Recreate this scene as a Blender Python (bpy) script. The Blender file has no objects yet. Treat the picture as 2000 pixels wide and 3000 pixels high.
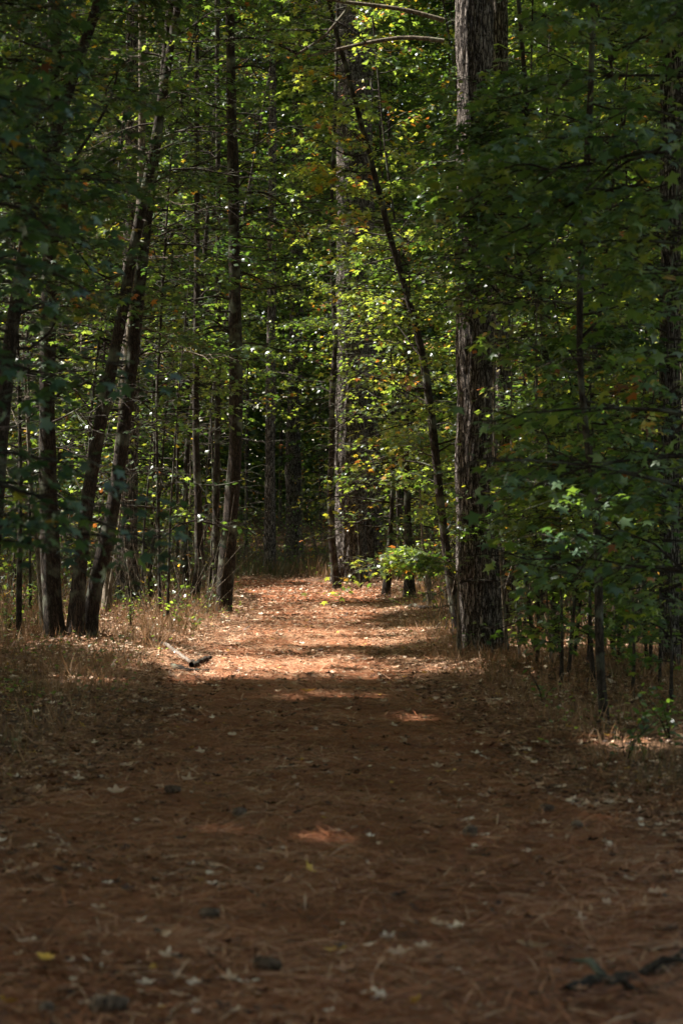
import bpy, math, random
import numpy as np
from math import radians, sin, cos, pi, exp, sqrt

scene = bpy.context.scene
rng = np.random.default_rng(7)
random.seed(7)

# ------------------------------------------------------------------ camera
EYE = 1.5; F = 85 / 36 * 3000; HOR = 1480.0
cam_d = bpy.data.cameras.new('camera'); cam = bpy.data.objects.new('camera', cam_d)
scene.collection.objects.link(cam); scene.camera = cam
cam.location = (0, 0, EYE); cam.rotation_euler = (radians(90), 0, 0)
cam_d.sensor_fit = 'VERTICAL'; cam_d.sensor_height = 36; cam_d.sensor_width = 24; cam_d.lens = 85
cam_d.shift_y = -20 / 3000
cam_d.clip_end = 500; cam_d.clip_start = 0.1
cam_d.dof.use_dof = True; cam_d.dof.focus_distance = 33; cam_d.dof.aperture_fstop = 4.5

# ------------------------------------------------------------------ light
EL, AZ = radians(50), radians(17)          # sun from the left, a little ahead of the camera
S = np.array([-cos(EL) * cos(AZ), cos(EL) * sin(AZ), sin(EL)])
world = bpy.data.worlds.new('World'); scene.world = world; world.use_nodes = True
wn = world.node_tree.nodes; wl = world.node_tree.links
sky = wn.new('ShaderNodeTexSky'); sky.sky_type = 'NISHITA'; sky.sun_disc = False
sky.sun_elevation = EL; sky.sun_rotation = math.atan2(S[0], S[1])
sky.ozone_density = 0.4; sky.air_density = 0.8; sky.dust_density = 1.5
bg = wn['Background']; bg.inputs['Strength'].default_value = 0.14
tn = wn.new('ShaderNodeMix'); tn.data_type = 'RGBA'; tn.blend_type = 'MULTIPLY'; tn.inputs[0].default_value = 1; tn.inputs[7].default_value = (1.0, .88, .74, 1)
wl.new(sky.outputs[0], tn.inputs[6]); wl.new(tn.outputs[2], bg.inputs[0])
sl = bpy.data.lights.new('sun', 'SUN'); sl.energy = 5.0; sl.angle = radians(0.5); sl.color = (1.0, 0.97, 0.90)
so = bpy.data.objects.new('sun', sl); scene.collection.objects.link(so)
import mathutils
so.rotation_euler = mathutils.Vector(S).to_track_quat('Z', 'Y').to_euler()
vs = scene.view_settings
scene.display_settings.display_device = 'sRGB'
vs.view_transform = 'Standard'; vs.look = 'None'; vs.gamma = 1; vs.exposure = 1.95
cy = scene.cycles
cy.max_bounces = 7; cy.diffuse_bounces = 4; cy.glossy_bounces = 2; cy.transmission_bounces = 4
cy.sample_clamp_indirect = 3.0; cy.use_denoising = True
try: cy.denoiser = 'OPENIMAGEDENOISE'
except Exception: pass

# ------------------------------------------------------------------ helpers
def dist(py): return EYE * F / (py - HOR)
def w(px, py, D): return np.array([(px - 1000) / F * D, D, EYE - (py - HOR) / F * D])
def lerp(tab, v): return np.interp(v, [a for a, b in tab], [b for a, b in tab])
PL = [(4, -3.2), (9, -2.3), (11, -2.0), (13, -1.6), (17, -1.25), (20, -1.55), (24, -1.3), (33, -1.15), (40, -1.5), (44, -2.2), (48, -4.5), (52, -9)]
PR = [(4, 3.0), (9, 2.1), (11.5, 1.5), (13, 1.15), (15, 1.05), (17, .95), (20, .62), (24, .45), (33, .5), (40, .8), (44, 1.1), (48, -.6), (52, -5)]
def nz(x, y, f=1.0, s=0.0):
    return (np.sin(x * 1.7 * f + s + 1.3 * np.sin(y * 1.1 * f + s)) + np.sin(y * 2.3 * f + 2.1 * s + 1.7 * np.sin(x * 0.9 * f))
            + 0.5 * np.sin(x * 4.1 * f + y * 3.3 * f + s)) / 2.5
def H(x, y):
    x = np.asarray(x, float); y = np.asarray(y, float)
    l = lerp(PL, y); r = lerp(PR, y)
    dl = np.clip(l - x, 0, 3); dr = np.clip(x - r, 0, 3)
    far = np.clip((y - 14) / 10, 0, 1) * np.clip((60 - y) / 12, 0, 1)
    bank = far * (0.16 * (1 - np.exp(-dl / 0.5)) + 0.07 * (1 - np.exp(-dr / 0.6)))
    rise = 0.052 * np.clip(y - 64, 0, 80) * (1 + 0.2 * np.sin(x * .15))
    return bank + rise + 0.03 * nz(x, y, .35) + 0.012 * nz(x, y, 1.3, 2) + .006 * nz(x, y, 4.1, 1)

def link(name, me, mat=None, parent=None, **kw):
    o = bpy.data.objects.new(name, me); scene.collection.objects.link(o)
    if mat is not None and me is not None: me.materials.append(mat)
    if parent is not None: o.parent = parent
    for k, v in kw.items():
        if v: o[k] = v
    return o
def root(name, label, cat, loc, group=None):
    o = link(name, None, label=label, category=cat, group=group)
    o.location = tuple(float(v) for v in loc); o.empty_display_size = .2
    return o
def raw_mesh(name, V, Fc, attr=None, smooth=False):
    """V (n,3), Fc (m,k) of one polygon size; attr: per-face float 'tint'"""
    V = np.ascontiguousarray(V, np.float32); Fc = np.ascontiguousarray(Fc, np.int32)
    me = bpy.data.meshes.new(name); m, k = Fc.shape
    me.vertices.add(len(V)); me.vertices.foreach_set('co', V.ravel())
    me.loops.add(m * k); me.loops.foreach_set('vertex_index', Fc.ravel())
    me.polygons.add(m); me.polygons.foreach_set('loop_start', np.arange(0, m * k, k, dtype=np.int32))
    if smooth: me.polygons.foreach_set('use_smooth', np.ones(m, bool))
    me.update(calc_edges=True)
    if attr is not None:
        a = me.attributes.new('tint', 'FLOAT', 'FACE'); a.data.foreach_set('value', np.ascontiguousarray(attr, np.float32))
    return me
def norm(a): return a / (np.linalg.norm(a, axis=-1, keepdims=True) + 1e-9)

def tubes(P, R, k=4):
    """P (T,n,3) paths, R (T,n) radii -> verts, quads"""
    P = np.asarray(P, float); R = np.asarray(R, float)
    T, n, _ = P.shape
    tan = np.empty_like(P); tan[:, 1:-1] = P[:, 2:] - P[:, :-2]; tan[:, 0] = P[:, 1] - P[:, 0]; tan[:, -1] = P[:, -1] - P[:, -2]
    tan = norm(tan)
    main = norm(P[:, -1] - P[:, 0])[:, None, :]
    ref = np.where(np.abs(main[..., 2:3]) > .7, np.array([1., 0, 0]), np.array([0, 0, 1.]))
    u = norm(np.cross(tan, ref)); v = np.cross(tan, u)
    a = np.arange(k) / k * 2 * pi
    ring = (np.cos(a)[None, None, :, None] * u[:, :, None, :] + np.sin(a)[None, None, :, None] * v[:, :, None, :]) * R[:, :, None, None] + P[:, :, None, :]
    V = ring.reshape(-1, 3)
    i = (np.arange(T)[:, None, None] * n + np.arange(n - 1)[None, :, None]) * k
    j = np.arange(k)[None, None, :]; j2 = (j + 1) % k
    q = np.stack([i + j, i + j2, i + j2 + k, i + j + k], -1).reshape(-1, 4)
    return V, q
def join(parts):
    Vs, Fs, off = [], [], 0
    for V, f in parts:
        Vs.append(V); Fs.append(f + off); off += len(V)
    return np.concatenate(Vs), np.concatenate(Fs)

# leaf templates (unit length, x along the midrib)
def star():
    ang = [0, 33, 66, 100, 135, 165, 195, 225, 260, 294, 327]
    rad = [.60, .27, .58, .24, .45, .26, .26, .45, .24, .58, .27]
    v = [(.42, 0, .03)] + [(.42 + r * cos(radians(a)), r * sin(radians(a)), -.10 * (r > .4)) for a, r in zip(ang, rad)]
    t = [(0, 1 + i, 1 + (i + 1) % 11) for i in range(11)]
    return np.array(v), np.array(t)
def oval():
    v = [(0, 0, 0), (.3, .26, .05), (.7, .22, .03), (1, 0, -.05), (.7, -.22, .03), (.3, -.26, .05)]
    return np.array(v), np.array([(0, 1, 5), (1, 2, 4), (1, 4, 5), (2, 3, 4)])
def kite():
    v = [(0, 0, 0), (.45, .42, -.05), (1, 0, -.06), (.45, -.42, -.05), (.4, 0, .06)]
    return np.array(v), np.array([(4, 0, 1), (4, 1, 2), (4, 2, 3), (4, 3, 0)])
def quad():
    v = [(0, 0, 0), (.5, .4, .0), (1, 0, -.06), (.5, -.4, .0)]
    return np.array(v), np.array([(0, 1, 2), (0, 2, 3)])
def blade():
    v = [(0, -.012, 0), (0, .012, 0), (.55, .009, .0), (.55, -.009, .0), (1, 0, -.12)]
    return np.array(v), np.array([(0, 1, 2), (0, 2, 3), (3, 2, 4)])
STAR, OVAL, KITE, QUAD, BLADE = star(), oval(), kite(), quad(), blade()

def leaves(name, P, D, N, size, tint, tm):
    tv, tf = tm
    D = norm(D); Sd = norm(np.cross(N, D)); N2 = np.cross(D, Sd)
    size = np.broadcast_to(np.asarray(size, float), (len(P),))[:, None, None]
    V = P[:, None, :] + size * (tv[None, :, 0:1] * D[:, None, :] + tv[None, :, 1:2] * Sd[:, None, :] + tv[None, :, 2:3] * N2[:, None, :])
    k = len(tv)
    Fc = (np.arange(len(P))[:, None, None] * k + tf[None]).reshape(-1, 3)
    return raw_mesh(name, V.reshape(-1, 3), Fc, np.repeat(tint, len(tf)))

# ------------------------------------------------------------------ gaps cut in the leaves so sun reaches chosen spots
WIN = []     # (gx, gy, rx, ry, zmin): gaps seen along the sun's direction, as ellipses on the z=0 plane
def win_ground(px0, px1, py0, py1, kp=0.0, am=1.0):
    D0, D1 = dist(py1), dist(py0); D = (D0 + D1) / 2
    x0, x1 = (px0 - 1000) / F * D, (px1 - 1000) / F * D
    WIN.append(((x0 + x1) / 2, D, (x1 - x0) / 2, (D1 - D0) / 2, 0.5, am, kp, 99.0))
def win_up(px, pya, pyb, D, r, ry=None, n=5):
    for i in range(n):
        p = w(px, pya + (pyb - pya) * i / (n - 1), D); g = p - S * (p[2] / S[2])
        WIN.append((g[0], g[1], r, ry or r * 1.1, p[2] + .1, .3, 0.0, p[0] - .75 * r))
win_ground(430, 1090, 1905, 1992)            # the bright bend of the path
win_ground(250, 740, 1790, 1950, .05, .5)             # sunlit grass on the left bank
win_ground(690, 1130, 1716, 1768)            # the far end of the path
win_ground(800, 1130, 1795, 1816)
win_ground(700, 1060, 1845, 1870)
win_ground(640, 1190, 2046, 2068, .12)
win_ground(1130, 1360, 2102, 2126, .2)
win_ground(620, 1130, 1770, 1910, .25, .6)
win_ground(200, 450, 2390, 2410, .45)
win_ground(450, 600, 2405, 2425, .4)
win_ground(600, 780, 2420, 2448, .1, .3)
win_ground(820, 1130, 2450, 2486, .12, .3)
win_ground(1230, 1480, 2475, 2500, .2, .3)
win_ground(960, 1180, 2358, 2378, .2)
win_ground(1230, 1480, 2475, 2495, .16)
win_ground(1500, 1900, 2390, 2410, .2)
win_ground(150, 420, 2020, 2040)
win_up(1130, 560, 1650, 39, 1.0, n=10)
win_up(1210, 900, 1700, 28, .9, n=8)        # lit sprays in the middle
win_up(1010, 850, 1700, 46, .75, n=11)        # left face of the far pine
win_up(1365, 1120, 1660, 24, .75, n=7)       # left face of the near pine
win_up(1365, 0, 360, 24, .75, n=6)
win_up(1010, 520, 760, 38, .7, n=3)
win_up(250, 780, 900, 27, .7, n=3)
win_up(900, 1500, 1600, 48, .8, n=3)
win_up(1450, 1150, 1450, 36, .7, n=3)
win_up(1720, 1600, 1720, 15.5, .3, n=2)
win_up(1620, 1880, 1960, 15, .25, n=2)
win_up(1900, 1380, 1480, 15, .3, n=2)
win_up(1850, 380, 440, 15, .25, n=2)
win_up(560, 350, 560, 40, 1.1, n=3)
win_up(430, 200, 300, 38, .9, n=2)
win_up(640, 120, 260, 46, 1.0, n=2)
win_up(880, 380, 620, 52, 1.2, n=3)
win_up(1180, 60, 330, 42, 1.1, n=3)
win_up(760, 880, 960, 50, .9, n=2)
win_up(80, 1000, 1060, 38, .8, n=2)
win_up(560, 1020, 1100, 40, .9, n=2)
win_up(1640, 1200, 1300, 36, .7, n=2)
win_up(1560, 420, 520, 38, .8, n=2)

rw = np.random.default_rng(3)
for _ in range(20): win_up(rw.uniform(20, 900), *(lambda a: (a, a + 60))(rw.uniform(100, 1050)), rw.uniform(30, 50), rw.uniform(.4, .8), n=2)
for _ in range(9): win_up(rw.uniform(1250, 1980), *(lambda a: (a, a + 60))(rw.uniform(100, 1500)), rw.uniform(28, 46), rw.uniform(.4, .7), n=2)
WINA = np.array(WIN)
def cull(P, keep=0.02):
    """True where a leaf stays: gaps cut for the sun have ragged edges and a few stray leaves"""
    g = P - S[None] * (P[:, 2:3] / S[2])
    stay = np.ones(len(P), bool)
    rag = .45 * nz(g[:, 0], g[:, 1], 3.1) + .35 * nz(g[:, 0], g[:, 1], 9, 2) + rng.normal(0, .08, len(P))
    for gx, gy, rx, ry, zm, am, kp, xm in WINA:
        d = ((g[:, 0] - gx) / (rx * 1.05 + .08)) ** 2 + ((g[:, 1] - gy) / (ry * 1.05 + .10)) ** 2
        stay &= ~((d < .95 + am * rag) & (P[:, 2] > zm) & (P[:, 0] < xm) & (rng.random(len(P)) > max(keep, kp)))
    return stay

# ------------------------------------------------------------------ materials
def new_mat(name):
    m = bpy.data.materials.new(name); m.use_nodes = True
    n = m.node_tree.nodes; n.clear(); out = n.new('ShaderNodeOutputMaterial')
    return m, n, m.node_tree.links, out
def ramp(n, stops, interp='LINEAR'):
    r = n.new('ShaderNodeValToRGB'); r.color_ramp.interpolation = interp
    e = r.color_ramp.elements
    while len(e) < len(stops): e.new(0.5)
    for el, (p, c) in zip(e, stops): el.position = p; el.color = (*c, 1)
    return r
def leaf_mat(name, stops, tstops, tr=.45, rough=.36, spec=.7):
    m, n, l, out = new_mat(name)
    a = n.new('ShaderNodeAttribute'); a.attribute_name = 'tint'
    r1 = ramp(n, stops); r2 = ramp(n, tstops); l.new(a.outputs['Fac'], r1.inputs[0]); l.new(a.outputs['Fac'], r2.inputs[0])
    p = n.new('ShaderNodeBsdfPrincipled'); p.inputs['Roughness'].default_value = rough; p.inputs['Specular IOR Level'].default_value = spec
    l.new(r1.outputs[0], p.inputs['Base Color'])
    t = n.new('ShaderNodeBsdfTranslucent'); l.new(r2.outputs[0], t.inputs[0])
    mx = n.new('ShaderNodeMixShader'); mx.inputs[0].default_value = tr
    l.new(p.outputs[0], mx.inputs[1]); l.new(t.outputs[0], mx.inputs[2]); l.new(mx.outputs[0], out.inputs[0])
    return m
G_ST = [(0, (.018, .040, .020)), (.45, (.040, .070, .026)), (.78, (.085, .130, .040)), (.88, (.22, .24, .03)), (.93, (.42, .27, .03)), (.97, (.40, .13, .025)), (1, (.13, .055, .03))]
T_ST = [(0, (.045, .11, .015)), (.45, (.14, .24, .022)), (.78, (.44, .54, .06)), (.88, (.50, .45, .03)), (.93, (.65, .38, .03)), (.97, (.5, .16, .02)), (1, (.12, .05, .02))]
M_LEAF = leaf_mat('green_leaf', G_ST, T_ST)
B_ST = [(0, (.04, .022, .014)), (.3, (.14, .058, .028)), (.6, (.30, .145, .072)), (.85, (.50, .34, .22)), (.93, (.70, .56, .42)), (1, (.55, .33, .06))]
M_LEAFC = leaf_mat('cool_green_leaf', [(0, (.030, .062, .045)), (.45, (.055, .100, .050)), (.78, (.10, .16, .05)), (.88, (.22, .24, .03)), (.93, (.42, .27, .03)), (.97, (.40, .13, .025)), (1, (.13, .055, .03))], [(0, (.03, .08, .02)), (.45, (.10, .20, .03)), (.78, (.25, .38, .03)), (.88, (.50, .45, .03)), (.93, (.65, .38, .03)), (.97, (.5, .16, .02)), (1, (.12, .05, .02))], .38, .38, .8)
M_DEAD = leaf_mat('dead_leaf', B_ST, B_ST, .15, .6, .3)
N_ST = [(0, (.08, .028, .013)), (.4, (.31, .100, .038)), (.75, (.52, .26, .14)), (1, (.64, .43, .27))]
M_NEED = leaf_mat('pine_needle', N_ST, N_ST, .1, .5, .4)
GR_ST = [(0, (.04, .055, .014)), (.25, (.085, .075, .024)), (.5, (.17, .092, .042)), (.8, (.30, .155, .075)), (1, (.46, .30, .17))]
M_GRASS = leaf_mat('dry_grass', GR_ST, GR_ST, .35, .55, .3)

def bark_mat(name, c0, c1, c2, sc=(26, 26, 5), bump=.9, dist_=.02, lichen=0.0, kind='ridge'):
    m, n, l, out = new_mat(name)
    tc = n.new('ShaderNodeTexCoord'); mp = n.new('ShaderNodeMapping'); mp.inputs['Scale'].default_value = sc
    l.new(tc.outputs['Object'], mp.inputs[0])
    no = n.new('ShaderNodeTexNoise'); no.inputs['Scale'].default_value = 1.3; no.inputs['Detail'].default_value = 6; no.inputs['Roughness'].default_value = .65
    l.new(mp.outputs[0], no.inputs['Vector'])
    add = n.new('ShaderNodeMix'); add.data_type = 'VECTOR'; add.inputs['Factor'].default_value = .35
    l.new(mp.outputs[0], add.inputs[4]); l.new(no.outputs['Color'], add.inputs[5])
    vo = n.new('ShaderNodeTexVoronoi'); vo.feature = 'DISTANCE_TO_EDGE'; vo.inputs['Scale'].default_value = .55
    l.new(add.outputs[1], vo.inputs['Vector'])
    mr = n.new('ShaderNodeMapRange'); mr.inputs['From Max'].default_value = .16; l.new(vo.outputs['Distance'], mr.inputs[0])
    mul = n.new('ShaderNodeMath'); mul.operation = 'MULTIPLY'; l.new(mr.outputs[0], mul.inputs[0])
    mr2 = n.new('ShaderNodeMapRange'); mr2.inputs['From Min'].default_value = .3; mr2.inputs['From Max'].default_value = .7; mr2.inputs['To Min'].default_value = .35
    l.new(no.outputs['Fac'], mr2.inputs[0]); l.new(mr2.outputs[0], mul.inputs[1])
    n3 = n.new('ShaderNodeTexNoise'); n3.inputs['Scale'].default_value = .8; n3.inputs['Detail'].default_value = 4; n3.inputs['Roughness'].default_value = .55
    n3.inputs['Distortion'].default_value = .6; l.new(mp.outputs[0], n3.inputs['Vector'])
    ab = n.new('ShaderNodeMath'); ab.operation = 'SUBTRACT'; l.new(n3.outputs['Fac'], ab.inputs[0]); ab.inputs[1].default_value = .5
    ab2 = n.new('ShaderNodeMath'); ab2.operation = 'ABSOLUTE'; l.new(ab.outputs[0], ab2.inputs[0])
    mr3 = n.new('ShaderNodeMapRange'); mr3.inputs['From Max'].default_value = .07; l.new(ab2.outputs[0], mr3.inputs[0])
    soft = n.new('ShaderNodeMath'); soft.operation = 'MULTIPLY_ADD'; l.new(mul.outputs[0], soft.inputs[0]); soft.inputs[1].default_value = .6; soft.inputs[2].default_value = .4
    mul2 = n.new('ShaderNodeMath'); mul2.operation = 'MULTIPLY'; l.new(mr3.outputs[0], mul2.inputs[0]); l.new(soft.outputs[0], mul2.inputs[1])
    mul = mul2
    r = ramp(n, [(0, c0), (.45, c1), (1, c2)]); l.new(mul.outputs[0], r.inputs[0])
    p = n.new('ShaderNodeBsdfPrincipled'); p.inputs['Roughness'].default_value = .9; p.inputs['Specular IOR Level'].default_value = .15
    col = r.outputs[0]
    if lichen > 0:
        n2 = n.new('ShaderNodeTexNoise'); n2.inputs['Scale'].default_value = 5; n2.inputs['Detail'].default_value = 4; l.new(tc.outputs['Object'], n2.inputs['Vector'])
        r2 = ramp(n, [(.52, (0, 0, 0)), (.68, (lichen,) * 3)]); l.new(n2.outputs['Fac'], r2.inputs[0])
        mx = n.new('ShaderNodeMix'); mx.data_type = 'RGBA'; l.new(r2.outputs[0], mx.inputs[0]); l.new(col, mx.inputs[6]); mx.inputs[7].default_value = (.22, .24, .17, 1)
        col = mx.outputs[2]
    l.new(col, p.inputs['Base Color'])
    b = n.new('ShaderNodeBump'); b.inputs['Strength'].default_value = bump; b.inputs['Distance'].default_value = dist_
    l.new(mul.outputs[0], b.inputs['Height']); l.new(b.outputs[0], p.inputs['Normal']); l.new(p.outputs[0], out.inputs[0])
    return m
M_PINE = bark_mat('pine_bark', (.012, .008, .006), (.048, .035, .027), (.44, .37, .32), (85, 85, 11), 1.0, .03)
M_BARK = bark_mat('grey_brown_bark', (.010, .007, .005), (.027, .019, .014), (.075, .054, .040), (80, 80, 18), .7, .008, .5)
M_BARKL = bark_mat('pale_bark', (.04, .03, .02), (.11, .085, .06), (.24, .19, .145), (50, 50, 12), .5, .005, .35)
M_STICK = bark_mat('dead_wood', (.05, .038, .03), (.15, .115, .09), (.30, .25, .21), (60, 60, 60), .6, .005)

def ground_mat(name, cols, f=1.0):
    m, n, l, out = new_mat(name)
    tc = n.new('ShaderNodeTexCoord')
    def noise(scale, det, rough=.6, stretch=None):
        t = n.new('ShaderNodeTexNoise'); t.inputs['Scale'].default_value = scale; t.inputs['Detail'].default_value = det; t.inputs['Roughness'].default_value = rough
        if stretch:
            mp = n.new('ShaderNodeMapping'); mp.inputs['Scale'].default_value = stretch[0]; mp.inputs['Rotation'].default_value = (0, 0, stretch[1])
            l.new(tc.outputs['Object'], mp.inputs[0]); l.new(mp.outputs[0], t.inputs['Vector'])
        else: l.new(tc.outputs['Object'], t.inputs['Vector'])
        return t.outputs['Fac']
    a = noise(1.1, 5); b = noise(40, 6, .75); c1 = noise(9, 5, .7, ((1, 14, 1), .4)); c2 = noise(9, 5, .7, ((1, 14, 1), -1.1))
    mxm = n.new('ShaderNodeMath'); mxm.operation = 'MAXIMUM'; l.new(c1, mxm.inputs[0]); l.new(c2, mxm.inputs[1])
    m1 = n.new('ShaderNodeMath'); m1.operation = 'MULTIPLY_ADD'; l.new(mxm.outputs[0], m1.inputs[0]); m1.inputs[1].default_value = .9; l.new(b, m1.inputs[2])
    m2 = n.new('ShaderNodeMath'); m2.operation = 'MULTIPLY_ADD'; l.new(a, m2.inputs[0]); m2.inputs[1].default_value = .6; l.new(m1.outputs[0], m2.inputs[2])
    mr = n.new('ShaderNodeMapRange'); mr.inputs['From Min'].default_value = .95; mr.inputs['From Max'].default_value = 1.75; l.new(m2.outputs[0], mr.inputs[0])
    r = ramp(n, cols); l.new(mr.outputs[0], r.inputs[0])
    p = n.new('ShaderNodeBsdfPrincipled'); p.inputs['Roughness'].default_value = .9; p.inputs['Specular IOR Level'].default_value = .15
    l.new(r.outputs[0], p.inputs['Base Color'])
    bu = n.new('ShaderNodeBump'); bu.inputs['Strength'].default_value = .8; bu.inputs['Distance'].default_value = .015
    l.new(m1.outputs[0], bu.inputs['Height']); l.new(bu.outputs[0], p.inputs['Normal']); l.new(p.outputs[0], out.inputs[0])
    return m
M_GROUND = ground_mat('forest_soil', [(0, (.03, .018, .011)), (.4, (.10, .05, .027)), (.7, (.19, .105, .055)), (1, (.30, .20, .12))])
M_PATH = ground_mat('needle_path', [(0, (.05, .02, .01)), (.35, (.20, .068, .028)), (.65, (.41, .165, .078)), (1, (.56, .32, .20))])

# ------------------------------------------------------------------ ground and path
def grid(xs, ys, zf):
    X, Y = np.meshgrid(xs, ys); V = np.stack([X, Y, zf(X, Y)], -1).reshape(-1, 3)
    nx, ny = len(xs), len(ys); i = (np.arange(ny - 1)[:, None] * nx + np.arange(nx - 1)[None]).reshape(-1)
    return V, np.stack([i, i + 1, i + nx + 1, i + nx], -1)
xs = np.concatenate([np.linspace(-90, -12, 20)[:-1], np.arange(-12, 12.01, .25), np.linspace(12, 90, 20)[1:]])
ys = np.concatenate([np.linspace(-60, 2, 16)[:-1], np.arange(2, 66, .25), np.linspace(66, 170, 50)])
V, q = grid(xs, ys, H)
link('ground', raw_mesh('ground', V, q, smooth=True), M_GROUND, kind='structure')
ys = np.arange(-2, 51.5, .12); us = np.linspace(0, 1, 60)
U, Y = np.meshgrid(us, ys)
edge = np.where(U < .5, 1, 1)
L_ = lerp(PL, Y) + .16 * nz(Y, Y * 0 + 3, 1.6) ; R_ = lerp(PR, Y) + .16 * nz(Y, Y * 0 + 9, 1.5, 1)
X = L_ + (R_ - L_) * U
Z = H(X, Y) + .012 - .03 * (np.abs(U - .5) * 2) ** 10
nx, ny = len(us), len(ys); i = (np.arange(ny - 1)[:, None] * nx + np.arange(nx - 1)[None]).reshape(-1)
link('path', raw_mesh('path', np.stack([X, Y, Z], -1).reshape(-1, 3), np.stack([i, i + 1, i + nx + 1, i + nx], -1), smooth=True), M_PATH, kind='structure')

def in_path(x, y, m=0.0): return (x > lerp(PL, y) - m) & (x < lerp(PR, y) + m) & (y < 50)
def rand_dir(n, tilt):
    a = rng.random(n) * 2 * pi
    return np.stack([np.cos(a), np.sin(a), rng.normal(0, tilt, n)], -1)
def up_n(n, t): return norm(np.stack([rng.normal(0, t, n), rng.normal(0, t, n), np.ones(n)], -1))
def scatter(n, y0, y1, wide=.19, pw=1.0):
    """points in the camera's wedge, even in depth^pw"""
    y = y0 + (y1 - y0) * rng.random(n) ** pw
    x = (rng.random(n) * 2 - 1) * (y * wide + .6)
    return x, y

# pine needles: long thin straw lying every way
n = 260000; x, y = scatter(n, 5.2, 36, .155, 1.15)
k = (x > lerp(PL, y) - .5) & (x < lerp(PR, y) + .5) ; x, y = x[k], y[k]; n = len(x)
P = np.stack([x, y, H(x, y) + .016 + rng.random(n) * .018], -1)
D = rand_dir(n, .11)
NEED = (np.array([(0, -.010, 0), (0, .010, 0), (.5, .011, .03), (.5, -.011, .03), (1, .004, 0), (1, -.004, 0)]), np.array([(0, 1, 2), (0, 2, 3), (3, 2, 4), (3, 4, 5)]))
tint = np.clip(rng.normal(.36, .28, n) + .18 * nz(x, y, 2.5, 3) + .38 * np.clip((y - 18) / 4, 0, 1), 0, 1)  # paler past the near path: the sunlit stretch's tone put into the colour
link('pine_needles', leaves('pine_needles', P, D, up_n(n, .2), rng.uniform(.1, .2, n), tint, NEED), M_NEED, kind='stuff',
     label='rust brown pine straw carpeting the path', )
# leaf litter
n = 100000; x, y = scatter(n, 5.2, 62, .17, 1.0)
dens = np.clip(.16 + .55 * (~in_path(x, y, -.25)) + .35 * (nz(x, y, .8, 4) > .2) + .22 * (y > 19) + .6 * (y > 30) - .03 * (y < 16), 0.02, 1)
k = rng.random(n) < dens; x, y = x[k], y[k]; n = len(x)
P = np.stack([x, y, H(x, y) + .022 + rng.random(n) * .02], -1)
CURL = STAR[0].copy(); CURL[:, 2] = -.1 + .9 * (CURL[:, 1] ** 2) + .25 * (CURL[:, 0] - .4) ** 2; CURL = (CURL, STAR[1])
half = rng.random(n) < .82
tint = np.where(rng.random(n) < np.where(y < 20, .22, .13), rng.uniform(.74, .95, n), np.clip(rng.normal(.33, .25, n) + .18 * np.clip((y - 18) / 4, 0, 1), 0, .93)); tint = np.where(rng.random(n) < .012, 1, tint)  # far leaves lightened too, painting in the look of the sunlit stretch
OV = np.array([(0, 0, 0), (.22, .20, .05), (.36, .14, .04), (.55, .30, .03), (.72, .12, .03), (1, .04, -.05), (.70, -.16, .03), (.5, -.24, .03), (.38, -.12, .05), (.2, -.22, .05), (.5, 0, 0)]); OV[:, 2] = -.08 + 2.2 * OV[:, 1] ** 2 + .7 * (OV[:, 0] - .5) ** 2; OVC = (OV, np.array([(10, i, (i + 1) % 10) for i in range(10)]))
dd, un, sz = rand_dir(n, .12), up_n(n, .3), rng.uniform(.03, .085, n)
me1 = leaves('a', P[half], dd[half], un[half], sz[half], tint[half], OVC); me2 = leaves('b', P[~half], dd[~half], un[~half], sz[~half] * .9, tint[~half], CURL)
def merge(name, ms):
    V, q, t, off = [], [], [], 0
    for m_ in ms:
        v = np.empty(len(m_.vertices) * 3, np.float32); m_.vertices.foreach_get('co', v); f = np.empty(len(m_.loops), np.int32); m_.loops.foreach_get('vertex_index', f)
        a = np.empty(len(m_.polygons), np.float32); m_.attributes['tint'].data.foreach_get('value', a)
        V.append(v.reshape(-1, 3)); q.append(f.reshape(-1, 3) + off); t.append(a); off += len(m_.vertices); bpy.data.meshes.remove(m_)
    return raw_mesh(name, np.concatenate(V), np.concatenate(q), np.concatenate(t))
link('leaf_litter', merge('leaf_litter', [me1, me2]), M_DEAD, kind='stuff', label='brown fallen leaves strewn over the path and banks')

# dry grass on both banks and beyond the end of the path
n = 460000; x, y = scatter(n, 11, 66, .165, .85)
l, r = lerp(PL, y), lerp(PR, y)
edge = np.where(y < 50, np.minimum(np.abs(x - l), np.abs(x - r)), 2)
out = ~in_path(x, y, -.08)
pd = np.where(out, np.clip(.35 + edge, 0, 1), .02) * np.where(y < 12.5, .35, 1) * np.clip(.6 + .8 * nz(x, y, 1.9, 7) + .35 * ((x > 0) & (y > 14) & (y < 27)), .1, 1)
pd *= np.where((x < 0) & (y < 18) & (y > 13.5), .35, 1)
k = rng.random(n) < pd; x, y = x[k], y[k]; n = len(x)
P = np.stack([x, y, H(x, y) - .01], -1)
D = np.stack([rng.normal(0, .45, n), rng.normal(0, .45, n), np.ones(n)], -1)
hgt = np.where(in_path(x, y, .05), .25, 1) * rng.uniform(.05, .16, n) * (1 + .75 * nz(x, y, 2.2, 3)) * np.clip(edge[k] * 1.6 + .45, .4, 1.15) * np.where(y > 47, 1.9, np.where((x > 0) & (y > 14) & (y < 27), .8, 1))
greeny = np.clip((y - 46) / 6, 0, 1) * .35
tint = np.clip(rng.normal(.66, .2, n) - greeny - .25 * (nz(x, y, .7, 5) > .45), 0, 1)
GB = (BLADE[0] * np.array([1, 1.3, 1]), BLADE[1])
link('dry_grass', leaves('dry_grass', P, D, rand_dir(n, .2), hgt, tint, GB), M_GRASS, kind='stuff',
     label='short brown dry grass along both edges of the path')
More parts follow.
